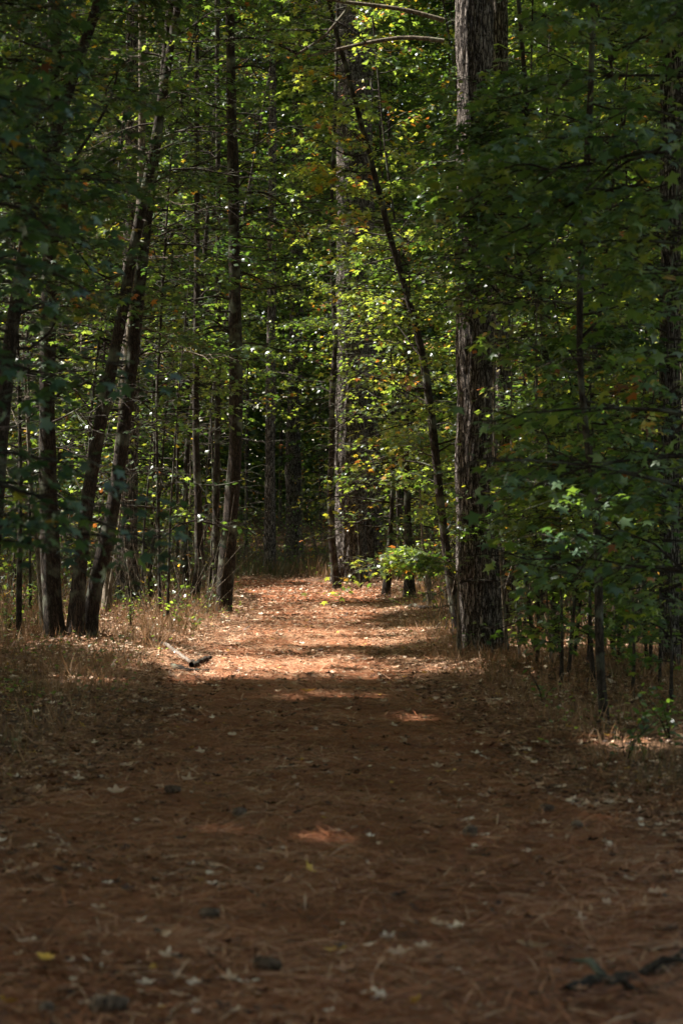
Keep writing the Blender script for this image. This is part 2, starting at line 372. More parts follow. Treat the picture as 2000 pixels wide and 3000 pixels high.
# low green seedlings in the grass
n = 3800; x, y = scatter(n, 12, 60, .16, .8); k = ~in_path(x, y, .15) & (nz(x, y, .6, 11) > .15); x, y = x[k], y[k]; n = len(x); m = 7
c = np.stack([x, y, H(x, y)], -1)[:, None, :] + np.concatenate([rng.normal(0, .055, (n, m, 2)), rng.uniform(.03, .28, (n, m, 1))], -1)
c = c.reshape(-1, 3); nn = len(c)
link('green_seedlings', leaves('green_seedlings', c, rand_dir(nn, .3), up_n(nn, .5), rng.uniform(.02, .05, nn), np.clip(rng.normal(.6, .15, nn), 0, .86), OVAL), M_LEAF, kind='stuff',
     label='low green leafy seedlings among the dry grass')

# ------------------------------------------------------------------ trees
def smooth_path(pts, n):
    pts = np.asarray(pts, float); t = np.linspace(0, 1, len(pts)); T = np.linspace(0, 1, n)
    p = np.stack([np.interp(T, t, pts[:, i]) for i in range(3)], -1)
    for _ in range(3): p[1:-1] = (p[:-2] + 2 * p[1:-1] + p[2:]) / 4
    return p
def trunk_mesh(path, r0, r1, k, seed, rough=.0, flare=.35):
    """one trunk as a displaced tube; path (n,3)"""
    n = len(path); z = path[:, 2] - path[0, 2]; t = np.linspace(0, 1, n)
    R = r0 + (r1 - r0) * t
    V, q = tubes(path[None], R[None], k)
    V = V.reshape(n, k, 3); a = np.arange(k) / k * 2 * pi
    c = path[:, None, :]; zz = z[:, None]
    s = seed
    fl = flare * np.exp(-np.maximum(zz - .05, 0) / .28) * (1 + .45 * np.cos(a * 4 + s) + .3 * np.cos(a * 7 + 2 * s))
    rid = np.abs(np.sin(a * 9 + s + .9 * np.sin(zz * 3.1 + s) + .6 * np.sin(zz * 9 + a * 3))) ** .6 + .5 * np.abs(np.sin(a * 17 + 2 * np.sin(zz * 5.3)))
    plate = np.abs(np.sin(zz * 21 + 2.5 * np.sin(a * 5 + zz * 2))) ** .4
    lump = .05 * np.sin(zz * 2.3 + a * 2 + s) + .04 * np.sin(zz * 6.1 + s)
    f = 1 + fl + lump + rough * (rid * (.72 + .28 * plate) - .6)
    V = c + (V - c) * f[..., None]
    return V.reshape(-1, 3), q

def build_branches(B, L, az, elev, tw, lf, seed_t, tmpl_size, droop=.25, tip0=.25, rb=None, spread=.38):
    """B (b,3) branch roots; L lengths; returns tube parts + leaf arrays"""
    b = len(B); n = 7; t = np.linspace(0, 1, n)[None, :, None]
    d = np.stack([np.cos(az) * np.cos(elev), np.sin(az) * np.cos(elev), np.sin(elev)], -1)
    side = np.stack([-np.sin(az), np.cos(az), az * 0], -1)
    wob = (rng.normal(0, .07, (b, 1, 1)) * np.sin(t * pi * 2) + rng.normal(0, .10, (b, 1, 1)) * t ** 2) * side[:, None, :]
    P = B[:, None, :] + L[:, None, None] * (d[:, None, :] * t + wob + np.array([0, 0, -1.]) * droop * t ** 2 + np.array([0, 0, 1.]) * rng.normal(0, .05, (b, 1, 1)) * np.sin(t * 7))
    rb = L * .008 + .003 if rb is None else rb
    R = rb[:, None] * (1 - .8 * np.linspace(0, 1, n)[None])
    parts = [tubes(P, R, 4)]
    # twigs
    m = tw; tt = tip0 + (1 - tip0) * (np.arange(m)[None] + rng.random((b, m))) / m
    f = tt * (n - 1); i0 = np.clip(f.astype(int), 0, n - 2); fr = (f - i0)[..., None]
    bi = np.arange(b)[:, None]
    Q0 = P[bi, i0] * (1 - fr) + P[bi, i0 + 1] * fr
    sgn = np.where(np.arange(m) % 2 == 0, 1, -1)[None, :]
    ta = az[:, None] + sgn * rng.uniform(.35, 1.15, (b, m))
    tl = L[:, None] * spread * (1.15 - .65 * tt) * rng.uniform(.6, 1.2, (b, m)) + .10
    td = np.stack([np.cos(ta), np.sin(ta), rng.normal(.0, .13, (b, m))], -1)
    Q1 = Q0 + td * tl[..., None] * .55 + np.array([0, 0, .02]); Q2 = Q0 + td * tl[..., None] + np.array([0, 0, -1.]) * (.14 * tl[..., None])
    TP = np.stack([Q0, Q1, Q2], 2).reshape(-1, 3, 3)
    tr = np.clip(rb[:, None] * .32 + tl * .001, .0015, .01).reshape(-1)
    parts.append(tubes(TP, np.stack([tr, tr * .75, tr * .35], -1), 3))
    # leaves
    s = rng.random((b * m, lf)) ** .8
    Pq = TP[:, 0][:, None] * (1 - s[..., None]) ** 2 + 2 * TP[:, 1][:, None] * (s * (1 - s))[..., None] + TP[:, 2][:, None] * (s ** 2)[..., None]
    off = rng.normal(0, 1, (b * m, lf, 3)) * np.array([.055, .055, .03])
    LP = (Pq + off).reshape(-1, 3)
    base = np.repeat(td.reshape(-1, 3), lf, 0)
    LD = base + rng.normal(0, .7, (len(LP), 3)) * np.array([1, 1, .35]) + np.array([0, 0, -.32])
    LN = up_n(len(LP), .5)
    br = np.repeat(np.arange(b), m * lf)
    return parts, LP, LD, LN, br

GAPS = [(1340, 1500, 1600, 1960, 23.4, .85), (1925, 2010, 250, 1980, 22, .7), (1070, 1125, 900, 1700, 44, .6), (880, 1230, -10, 190, 24.5, .8), (1135, 1200, 700, 900, 26, .8), (1180, 1250, 880, 1080, 26, .8), (1225, 1290, 1060, 1350, 26, .8), (1255, 1320, 1350, 1620, 26, .75), (1290, 1345, 1600, 1890, 26, .75), (975, 1082, 870, 1700, 44, .75), (1332, 1400, 0, 360, 23, .85), (1332, 1410, 1000, 1900, 23, .75), (1332, 1440, 1300, 1700, 23, .35), (740, 960, 1330, 1600, 66, .65), (640, 720, 1250, 1800, 31, .6), (1020, 1330, 1690, 1900, 60, .6)]
def gap(P):
    px = 1000 + P[:, 0] / P[:, 1] * F; py = HOR - (P[:, 2] - EYE) / P[:, 1] * F; k = np.ones(len(P), bool)
    for a, b, c, d, Dm, pr in GAPS: k &= ~((px > a) & (px < b) & (py > c) & (py < d) & (P[:, 1] < Dm) & (P[:, 1] > 3) & (rng.random(len(P)) < pr))
    return k
def tree(name, label, cat, pix, wid, D=None, lean=0.0, crown=None, nb=40, bl=1.3, tw=7, lf=9, lsize=.085, tmpl=None, tint=(.45, .17), yellow=.03,
         mat=None, k=10, rough=.04, group=None, limbs=(), azb=None, keep=.13, droop=.25, flare=.42, seed=None, spread=.38, blt=.55, culln=True, xyz=None, nring=None, elev=(.25, .25), tilt=None, lmat=None):
    """pix: trunk centreline in photo pixels, base first; wid: (base, top) width in photo pixels; crown: (z0, z1)"""
    sd = seed if seed is not None else len(bpy.data.objects)
    D0 = D or dist(pix[0][1])
    if xyz is None and pix[-1][1] > 0:
        if name == 'sapling' or pix[-1][1] > 620: wid = (wid[0], 1.5)
        else:       # the stem goes on above the picture
            dx = (pix[-1][0] - pix[-2][0]) / (pix[-2][1] - pix[-1][1]) * .6; m_ = len(pix); k_ = pix[-1][1]
            pix = list(pix) + [(pix[-1][0] + dx * k_ * f, pix[-1][1] - (k_ + 200) * f) for f in (.35, .7, 1)]; wid = (wid[0], wid[1] * .7)
    pts = np.array([w(px, py, D0 + lean * i / max(1, len(pix) - 1)) for i, (px, py) in enumerate(pix)]) if xyz is None else np.array(xyz, float)
    base = pts[0].copy(); base[2] = float(H(base[0], base[1])); pts[0, 2] = base[2] - .12
    r0, r1 = (wid[0] / F * D0 / 2, wid[1] / F * D0 / 2) if xyz is None else wid
    hgt = pts[-1, 2] - pts[0, 2]
    path = smooth_path(pts, nring or max(12, int(hgt / (.045 if k > 20 else .22))))
    rt = root(name, label, cat, base, group)
    mat = mat or M_BARK
    parts = [trunk_mesh(path, r0, r1, k, sd, rough, flare)]
    LPs, LDs, LNs, BRs = [], [], [], []
    if crown and nb:
        z0, z1 = crown
        hz = z0 + (z1 - z0) * (np.arange(nb) + rng.random(nb)) / nb
        tz = np.clip(hz, path[0, 2], path[-1, 2])
        B = np.stack([np.interp(tz, path[:, 2], path[:, i]) for i in range(3)], -1); B[:, 2] = np.where(hz > path[-1, 2], path[-1, 2] - .05, B[:, 2])
        az = rng.random(nb) * 2 * pi if azb is None else rng.normal(azb[0], azb[1], nb)
        tr_ = (hz - z0) / (z1 - z0 + 1e-6)
        Ln = bl * rng.uniform(.55, 1.2, nb) * (1 - (1 - blt) * tr_)
        parts_b, a1, a2, a3, br = build_branches(B, Ln, az, rng.normal(elev[0], elev[1], nb), tw, lf, sd, lsize, droop, spread=spread)
        parts += parts_b; LPs.append(a1); LDs.append(a2); LNs.append(a3); BRs.append(br)
    for lim in limbs:   # (list of (px,py) or 3D pts, distance, w0, w1, leaves?)
        lp, LDi, w0, w1, lv = lim
        Pn = smooth_path([w(a, b_, LDi) for a, b_ in lp], 14)
        lm = link('limb', raw_mesh('limb', *[v if i else v - base for i, v in enumerate(tubes(Pn[None], np.linspace(w0, w1, 14)[None] / F * LDi / 2, 7))], smooth=True), lmat or mat, rt)
        if lv:
            ii = rng.integers(3, 13, lv); Bv = Pn[ii]; dirv = norm(Pn[-1] - Pn[0])
            az = math.atan2(dirv[1], dirv[0]) + rng.normal(0, 1.0, lv)
            pb, a1, a2, a3, br = build_branches(Bv, rng.uniform(.25, .7, lv) * bl, az, rng.normal(.1, .2, lv), tw, lf, 1, lsize, droop, spread=spread)
            parts += pb; LPs.append(a1); LDs.append(a2); LNs.append(a3); BRs.append(br + 500)
    V, q = join(parts)
    link('trunk', raw_mesh('trunk', V - base, q, smooth=True), mat, rt)
    if LPs:
        P = np.concatenate(LPs); Dd = np.concatenate(LDs); N = np.concatenate(LNs); br = np.concatenate(BRs)
        if tilt is not None: N = norm(N + np.array(tilt))
        ok = P[:, 2] > H(P[:, 0], P[:, 1]) + .05
        if culln: ok &= cull(P, keep)
        ok &= gap(P)
        P, Dd, N, br = P[ok], Dd[ok], N[ok], br[ok]
        bt = rng.normal(0, .10, 3000)[br]; by = (rng.random(3000) < yellow * 1.2)[br]
        tn = np.clip(rng.normal(tint[0], tint[1], len(P)) + bt, 0, .82)
        ye = (rng.random(len(P)) < yellow * .5) | (by & (rng.random(len(P)) < .45))
        tn = np.where(ye, rng.uniform(.84, 1.0, len(P)), tn)
        tm = tmpl or (STAR if D0 < 44 else KITE)
        link('crown', leaves('crown', P - base, Dd, N, rng.uniform(.6, 1.15, len(P)) * lsize, tn, tm), M_LEAFC if name == 'sweetgum_tree' else M_LEAF, rt)
    return rt
def copy_tree(o, loc, rz, sc, label=None):
    r = o.copy(); scene.collection.objects.link(r); r.location = loc; r.rotation_euler = (0, 0, rz); r.scale = (sc,) * 3
    if label: r['label'] = label
    for ch in list(o.children):
        c = ch.copy(); scene.collection.objects.link(c); c.parent = r
    return r

# --- the big pines
tree('pine_tree', 'thickest pine trunk right of the path, its left side sunlit, flared foot in grass', 'pine tree',
     [(1420, 1930), (1404, 1700), (1395, 1400), (1393, 1000), (1392, 500), (1388, 0), (1386, -400)], (126, 96), k=64, rough=.10, mat=M_PINE, flare=.22,
     crown=(7, 10), nb=6, bl=1.4)
tree('pine_tree', 'tall pine at the far end of the path, scaly left side in the sun', 'pine tree',
     [(1022, 1708), (1028, 1500), (1030, 1200), (1031, 900), (1031, 600), (1030, 100), (1030, -300)], (92, 80), k=64, rough=.10, mat=M_PINE, flare=.25)
tree('pine_tree', 'black shaded pine trunk just right of and behind the sunlit far pine', 'pine tree',
     [(1090, 1716), (1082, 1500), (1072, 1200), (1066, 900), (1062, 500), (1060, 0)], (72, 56), D=47.5, k=40, rough=.08, mat=M_PINE)
tree('pine_tree', 'dark pine trunk half hidden behind the thick near pine', 'pine tree',
     [(1497, 1868), (1484, 1700), (1474, 1400), (1466, 900), (1460, 0), (1455, -300)], (58, 46), k=40, rough=.1, mat=M_PINE)
tree('pine_tree', 'dark furrowed pine trunk standing behind the three joined trunks on the left', 'pine tree',
     [(377, 1800), (373, 1600), (376, 1300), (384, 1000), (392, 500), (396, 0)], (62, 46), k=40, rough=.1, mat=M_PINE)
tree('pine_tree', 'pale streaked pine trunk at the right edge behind the hanging leaves', 'pine tree',
     [(1962, 1985), (1960, 1700), (1958, 1300), (1962, 900), (1966, 400), (1968, -100)], (52, 66), k=40, rough=.1, mat=M_PINE, flare=.15)
tree('pine_tree', 'dark distant trunk standing in the shade left of the end of the path', 'pine tree',
     [(790, 1690), (791, 1500), (792, 1200), (796, 900), (798, 500)], (34, 24), k=20, rough=.06, mat=M_PINE, crown=(4, 12), nb=30, bl=1.8, lsize=.1)
tree('pine_tree', 'broad black trunk deep in the shade between the path and the far pine', 'pine tree',
     [(862, 1652), (860, 1500), (858, 1300), (868, 1000), (872, 500)], (50, 38), D=62, k=20, rough=.06, mat=M_PINE, crown=(6, 14), nb=24, bl=2, lsize=.11)

# --- left group
tree('maple_tree', 'leftmost trunk of the clump of three joined at the base on the left bank', 'tree',
     [(165, 1912), (152, 1750), (143, 1500), (138, 1250), (140, 1000), (148, 760), (156, 540), (160, 200), (158, -200)], (58, 34), D=24.5, crown=(1.2, 8), nb=44, bl=1.3, k=16, azb=(2.6, 1.6), tint=(.3, .15))
tree('maple_tree', 'middle trunk of the clump of three, bending right towards the top of the picture', 'tree',
     [(217, 1920), (224, 1780), (245, 1560), (268, 1383), (310, 1150), (348, 990), (383, 765), (420, 590), (452, 440), (475, 300), (500, 130), (535, -60)], (44, 22), D=24.4, crown=(2.2, 8), nb=46, bl=1.3, k=14, tint=(.35, .15))
tree('maple_tree', 'rightmost trunk of the clump of three, leaning right with a curved foot', 'tree',
     [(257, 1922), (268, 1760), (300, 1640), (330, 1510), (365, 1250), (396, 1000), (414, 780), (440, 560), (462, 400), (486, 180), (508, -60)], (46, 24), D=24.6, crown=(2.5, 8), nb=46, bl=1.3, k=14, tint=(.35, .15))
tree('maple_tree', 'dark trunk leaning out of the left edge and crossing the upper left corner', 'tree',
     [(-45, 1990), (-20, 1650), (8, 1200), (35, 950), (75, 720), (112, 560), (150, 430), (213, 230), (262, 90), (310, -60)], (46, 26), D=20, crown=(2.5, 7), nb=40, bl=1.1, k=14, tint=(.3, .15),
     limbs=[([(150, 590), (185, 520), (240, 430), (330, 300), (350, 180)], 20, 14, 6, 8), ([(112, 600), (60, 570), (0, 590), (-60, 600)], 20, 8, 4, 6)])
tree('sapling', 'thin straight stem standing alone left of the three joined trunks', 'sapling',
     [(55, 1906), (58, 1640), (62, 1400), (56, 1100), (46, 800), (40, 560), (30, 200)], (17, 10), crown=(1.6, 7), nb=26, bl=1.0, k=8, tint=(.45, .15))
tree('sapling', 'slender pale stem touching the left side of the three joined trunks', 'sapling',
     [(134, 1898), (114, 1640), (92, 1446), (80, 1200), (66, 1000), (60, 600)], (19, 10), D=25.5, crown=(1.6, 7), nb=22, bl=1.0, k=8, mat=M_BARKL)
tree('oak_tree', 'straight brown trunk, swollen foot, at the left edge of the path', 'tree',
     [(653, 1814), (662, 1680), (676, 1500), (690, 1319), (692, 1100), (689, 957), (686, 700), (682, 450), (678, 320), (674, 0), (672, -200)], (48, 24), crown=(3.3, 9), nb=54, bl=1.6, k=28, tint=(.42, .15), rough=.035, flare=.2,
     limbs=[([(690, 575), (740, 560), (795, 565), (850, 620), (920, 740)], 31.5, 8, 3, 6), ([(680, 200), (740, 190), (800, 215)], 31.5, 8, 3, 5)])
tree('oak_tree', 'curved trunk left of the straight brown one, bowed at its foot', 'tree',
     [(565, 1793), (575, 1720), (586, 1638), (580, 1446), (572, 1250), (576, 1000), (578, 830), (577, 500), (577, 300)], (27, 14), crown=(3, 9), nb=44, bl=1.4, k=14)
tree('oak_tree', 'thin dark stem behind the curved trunk on the left bank', 'tree',
     [(548, 1754), (545, 1650), (542, 1480), (548, 1300), (575, 1100), (598, 760), (628, 380), (640, 100)], (18, 9), crown=(3, 10), nb=36, bl=1.4, k=10)
tree('maple_tree', 'slim trunk showing just left of and behind the straight brown one', 'tree',
     [(633, 1762), (633, 1550), (636, 1320), (640, 1000), (640, 600), (636, 100)], (21, 12), crown=(3.2, 10), nb=40, bl=1.5, k=10)
tree('maple_tree', 'short dark stem leaning right between the slim trunks on the left bank', 'tree',
     [(616, 1762), (622, 1640), (628, 1500), (622, 1300), (610, 1000)], (15, 8), D=39, crown=(2.5, 7), nb=20, bl=1.2, k=8)
tree('sapling', 'crooked dark stem twisting upward right of the furrowed pine on the left', 'sapling',
     [(444, 1795), (448, 1730), (428, 1670), (452, 1590), (470, 1480), (478, 1300), (490, 1150), (520, 1000)], (14, 7), D=33, crown=(2, 6), nb=14, bl=.9, k=8)
tree('sapling', 'thin dark stem rising straight beside the crooked one on the left bank', 'sapling',
     [(424, 1792), (418, 1700), (420, 1560), (438, 1400), (450, 1200), (446, 1000)], (11, 6), D=34, crown=(2.2, 6), nb=14, bl=.9, k=8)
tree('maple_tree', 'pale brown vertical trunk seen between leaves in the upper left', 'tree',
     [(310, 1820), (330, 1500), (380, 1000), (412, 600), (418, 300), (416, -60)], (26, 20), D=30, crown=(3, 8.5), nb=40, bl=1.4, k=12, mat=M_BARKL)
# --- middle and right
tree('oak_tree', 'slender wavy trunk where the path ends, in front of the sunlit far pine', 'tree',
     [(991, 1728), (978, 1650), (970, 1560), (966, 1415), (973, 1320), (971, 1180), (978, 1060), (984, 1000), (978, 900), (972, 780), (970, 600), (985, 250), (990, -60)], (23, 9), crown=(3.4, 11), nb=90, bl=1.3, k=14, tint=(.6, .14), yellow=.05, azb=(1.2, 2.6),
     limbs=[([(972, 1200), (940, 1170), (900, 1195), (870, 1180)], 42.5, 4, 2, 0)])
tree('sapling', 'whip-thin stem standing against the foot of the sunlit far pine', 'sapling',
     [(1058, 1724), (1052, 1600), (1044, 1500), (1036, 1380)], (9, 4), D=44, crown=(1.3, 3), nb=5, bl=.7, k=6)
tree('oak_tree', 'long thin trunk leaning left, foot behind the thickest pine', 'tree',
     [(1352, 1880), (1336, 1811), (1318, 1690), (1301, 1594), (1288, 1450), (1275, 1340), (1262, 1200), (1246, 1080), (1228, 1000), (1212, 931), (1185, 835), (1154, 745), (1128, 640), (1103, 536), (1074, 420), (1046, 320), (1020, 220), (988, 100), (960, 30)], (29, 13), D=27, k=18,
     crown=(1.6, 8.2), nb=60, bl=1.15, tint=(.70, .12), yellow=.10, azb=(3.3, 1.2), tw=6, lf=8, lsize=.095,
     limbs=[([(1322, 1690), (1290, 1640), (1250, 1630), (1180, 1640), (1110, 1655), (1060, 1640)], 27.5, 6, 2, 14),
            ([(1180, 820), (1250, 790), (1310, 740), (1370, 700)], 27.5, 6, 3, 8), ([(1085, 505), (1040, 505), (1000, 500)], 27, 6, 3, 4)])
tree('oak_tree', 'short leaning trunk with a mossy foot right of the shaded far pine', 'tree',
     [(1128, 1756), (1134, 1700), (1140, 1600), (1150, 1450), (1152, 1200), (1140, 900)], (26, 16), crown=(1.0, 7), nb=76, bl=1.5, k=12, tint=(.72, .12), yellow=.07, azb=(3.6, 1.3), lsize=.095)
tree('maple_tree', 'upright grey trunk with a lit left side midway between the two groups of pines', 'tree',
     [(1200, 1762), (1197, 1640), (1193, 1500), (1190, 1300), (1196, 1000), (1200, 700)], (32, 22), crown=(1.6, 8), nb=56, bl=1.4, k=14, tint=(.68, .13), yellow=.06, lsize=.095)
tree('sapling', 'mossy thin stem just left of the leaning trunk', 'sapling',
     [(1262, 1800), (1256, 1720), (1246, 1660), (1236, 1580), (1230, 1480), (1226, 1300)], (17, 8), crown=(1.9, 5), nb=24, bl=1.1, k=10, mat=M_BARKL, tint=(.62, .14), yellow=.06)
tree('sapling', 'bare grey forked stem rising in front of the foot of the thick pine', 'sapling',
     [(1341, 1942), (1340, 1880), (1346, 1800), (1338, 1760), (1345, 1650), (1344, 1500)], (13, 6), k=10, mat=M_BARKL, crown=(1.2, 2.8), nb=4, bl=.5,
     limbs=[([(1342, 1770), (1325, 1772), (1305, 1776), (1298, 1770)], 23.4, 5, 2, 0), ([(1343, 1708), (1325, 1690), (1290, 1680), (1278, 1650)], 23.3, 5, 3, 0), ([(1342, 1676), (1318, 1665), (1305, 1645), (1285, 1634), (1240, 1628)], 23.2, 6, 3, 5)])
tree('sapling', 'thin dark stem bent right beside the foot of the half hidden pine', 'sapling',
     [(1527, 1870), (1535, 1820), (1552, 1760), (1563, 1680), (1570, 1500), (1580, 1200)], (10, 5), crown=(1.8, 5.5), nb=18, bl=1.1, k=8)
tree('sapling', 'second thin upright stem right of the bent one', 'sapling',
     [(1578, 1888), (1576, 1760), (1578, 1620), (1584, 1400)], (11, 6), crown=(1.8, 5), nb=18, bl=1.0, k=8)
for q_, (px, py, lab) in enumerate([(1640, 2030, 'low leafy sapling with drooping green leaves left of the near slender tree'), (1850, 2060, 'low leafy sapling just right of the near slender trunk'),
        (1960, 2090, 'low leafy sapling hanging over the grass at the right border'), (1570, 1975, 'small leafy sapling between the thick pine and the near slender tree'), (1900, 2000, 'leafy sapling in front of the streaked pine at the right'), (1720, 1985, 'leafy sapling directly behind the near slender trunk'), (1990, 1960, 'leafy sapling behind the streaked pine at the right border')]):
    tree('sapling', lab, 'sapling', [(px, py), (px + 8, py - 200), (px - 6, py - 420), (px + 10, py - 640)], (11, 4), crown=(.35, 2.3), nb=19, bl=.62, k=7, tint=(.5, .15), lsize=.085, tw=6, lf=7, elev=(.15, .3), yellow=.04, mat=M_BARK)
# foreground trees whose dark leaves hang into the picture
tree('sweetgum_tree', 'near slender tree at the right, dark star shaped leaves, thin trunk rising from the grass', 'tree',
     [(1777, 2142), (1757, 2000), (1752, 1800), (1752, 1640), (1740, 1400), (1700, 1200), (1690, 900), (1720, 500), (1740, 0), (1745, -300)], (26, 16), crown=(.9, 5.4), nb=42, bl=1.1, k=12, tint=(.60, .14), yellow=.02, lsize=.10, tw=7, lf=8,
     azb=(.2, 2.0), culln=True, limbs=[([(1730, 480), (1606, 491), (1500, 560)], 15.8, 9, 4, 5)])
tree('sapling', 'thin dark stem running up beside the near slender trunk on the right', 'sapling',
     [(1738, 1990), (1727, 1850), (1724, 1640), (1722, 1300), (1735, 1000)], (14, 8), D=19.5, crown=(1.4, 4), nb=14, bl=.9, k=8, tint=(.25, .12))
tree('sweetgum_tree', 'blurred tree outside the right edge whose branches reach in over the upper right', 'tree', None, (.05, .03), D=13.5,
     xyz=[(2.35, 13.5, 0), (2.3, 13.4, 1.5), (2.25, 13.5, 3), (2.2, 13.5, 4.8), (2.15, 13.5, 6.5)], crown=(1.0, 5.5), nb=38, bl=1.5, tint=(.60, .14), azb=(3.14, .75), k=12, lsize=.10, tw=8, lf=8,
     limbs=[([(2100, 430), (2000, 446), (1861, 446), (1765, 472), (1680, 490), (1560, 500)], 13.5, 15, 6, 7), ([(2060, 620), (1960, 600), (1880, 530), (1840, 470)], 13.5, 8, 4, 3)])
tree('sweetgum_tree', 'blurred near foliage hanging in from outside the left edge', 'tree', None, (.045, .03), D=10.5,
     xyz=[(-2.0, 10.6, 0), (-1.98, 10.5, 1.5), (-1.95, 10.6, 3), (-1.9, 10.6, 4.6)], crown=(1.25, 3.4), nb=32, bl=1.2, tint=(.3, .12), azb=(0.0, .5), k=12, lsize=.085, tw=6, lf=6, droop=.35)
tree('sweetgum_tree', 'second blurred near tree outside the left edge, its leaves in the upper left corner', 'tree', None, (.05, .03), D=14,
     xyz=[(-2.7, 14.6, 0), (-2.6, 14.5, 2), (-2.4, 14.6, 4), (-2.3, 14.6, 6)], crown=(3.0, 5.2), nb=34, bl=1.35, tint=(.3, .12), azb=(0.0, .6), k=12, lsize=.085, tw=7, lf=7)
tree('pine_tree', 'pine outside the picture whose bare crooked branches cross the top centre', 'pine tree', None, (.16, .12), D=26,
     xyz=[(4.6, 27, 0), (4.6, 27, 4), (4.7, 27, 8), (4.7, 27, 13)], k=24, mat=M_PINE, lmat=M_BARKL, rough=.08, crown=(9, 13), nb=26, bl=2.6,
     limbs=[([(1300, 60), (1190, 28), (1080, 14), (1000, 6), (930, -10)], 24, 15, 9, 2), ([(1300, 120), (1190, 104), (1120, 118), (1060, 128), (1000, 142), (950, 155), (900, 165)], 24, 14, 8, 2),
            ([(1025, 20), (990, 60), (950, 110), (900, 140), (860, 165)], 24, 11, 6, 2)])

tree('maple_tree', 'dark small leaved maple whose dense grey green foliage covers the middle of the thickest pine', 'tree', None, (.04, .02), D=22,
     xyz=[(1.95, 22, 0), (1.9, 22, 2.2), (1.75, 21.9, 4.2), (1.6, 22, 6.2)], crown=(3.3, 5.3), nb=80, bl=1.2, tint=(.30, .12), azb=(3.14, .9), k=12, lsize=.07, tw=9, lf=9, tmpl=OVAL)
# --- the understory, tree by tree
def where(px, D):
    if D < 34:
        t = [(90, 'at the left edge, beside the three joined trunks'), (300, 'behind the three joined trunks'), (540, 'between the furrowed pine and the curved trunk on the left'),
             (1600, 'just right of the thick near pine'), (1760, 'behind the near slender tree on the right'), (1900, 'between the near slender tree and the streaked pine'), (9999, 'at the right edge, near the streaked pine')]
    elif D < 49:
        t = [(140, 'well back at the far left'), (300, 'well back behind the three joined trunks'), (470, 'well back behind the furrowed pine on the left'), (660, 'well back behind the straight brown trunk'),
             (1300, 'well back behind the leaning trunk'), (1420, 'well back behind the thick pine'), (1560, 'well back behind the half hidden pine'), (1750, 'well back behind the near slender tree'), (9999, 'well back at the far right')]
    else:
        t = [(600, 'deep in the wood on the left'), (1000, 'deep in the wood beyond the end of the path'), (1500, 'deep in the wood behind the pines'), (9999, 'deep in the wood on the right')]
    for a, b in t:
        if px < a: return b
used = {}
def fill(px, D, look, wpx=9, mat=None, nb=42, bl=1.45, crown=None, cat='tree', name='maple_tree', **kw):
    lab = look + ' ' + where(px, D)
    x = (px - 1000) / F * D; top = 1.5 + .215 * D + 1.2
    l1, l2 = rng.normal(0, .6, 2)
    xyz = [(x, D, 0), (x + l1 * .3, D, top * .3), (x + l1 + l2 * .3, D + l2 * .4, top * .65), (x + l1 * 1.3 + l2, D + l2, top)]
    t = tree(name, lab, cat, None, (wpx / F * D / 2, wpx / F * D / 4), D=D, xyz=xyz, crown=crown or (1.4, top), nb=int(nb * kw.pop('dn', 1)), bl=bl, k=8, mat=mat, **kw)
    used.setdefault(lab, []).append(t)
    return t
LOOKS = ['leafy young maple', 'thin dark stemmed maple', 'yellowing leafy maple', 'bushy dark green maple']
i = 0
for px, D in [(-60, 27), (90, 29), (235, 31), (470, 30.5), (-20, 33), (1590, 26), (1690, 29), (1830, 25.5), (1890, 30), (2040, 27), (1560, 32), (2090, 21), (1790, 22), (1660, 20.5), (1930, 19.5), (1500, 30)]:
    fill(px, D, LOOKS[i % 4], nb=54, bl=1.3, crown=(.9 if px < 1000 else .7, 2.7 + .215 * D), tint=(.35 + .12 * (i % 3), .15), yellow=[.02, .02, .12, .01][i % 4], lsize=.085, tmpl=KITE if i % 2 else STAR); i += 1
for px, D in [(40, 38), (170, 41), (290, 36), (350, 44), (440, 39), (520, 43), (590, 47), (110, 46), (-40, 43), (1170, 46), (1260, 42), (1330, 37), (1370, 45), (1470, 40), (1540, 44), (1620, 37), (1700, 42), (1780, 36), (1860, 44), (1940, 38), (2030, 43)]:
    fill(px, D, LOOKS[i % 4], nb=72, bl=1.55, crown=(.7, 2.7 + .215 * D), tint=(.45 + .1 * (i % 3), .15), yellow=[.03, .03, .16, .02][i % 4], lsize=[.095, .07, .11][i % 3], tmpl=KITE); i += 1
# deep wood: a few crowns, each shared by several trees
protos = []
for j, (px, D) in enumerate([(380, 56), (1180, 58), (1640, 55), (720, 70)]):
    protos.append(fill(px, D, 'distant leafy tree', wpx=11, nb=150, bl=2.1, crown=(2.2 if px != 720 else 5, 17), tint=(.42, .15), yellow=.05, lsize=.13, tmpl=QUAD, culln=False, tw=8, lf=8, spread=.42))
for p_ in protos: p_['group'] = 'distant leafy trees'
spots = [(-40, 54), (80, 60), (200, 53), (290, 64), (470, 60), (560, 54), (640, 66), (1000, 64), (1090, 56), (1280, 62), (1380, 54), (1490, 60), (1560, 68), (1740, 62), (1840, 54), (1930, 60), (2030, 55), (120, 72), (360, 74), (560, 76), (820, 78), (940, 74), (1120, 72), (1320, 76), (1480, 74), (1680, 76), (1860, 72), (2050, 74), (-60, 70)]
for j, (px, D) in enumerate(spots):
    x = (px - 1000) / F * D
    p = protos[3] if 620 < px < 1000 else protos[j % 3]
    copy_tree(p, (x, D, float(H(x, D)) - .05), rng.random() * 6.28, rng.uniform(.9, 1.15), 'distant leafy tree ' + where(px, D))
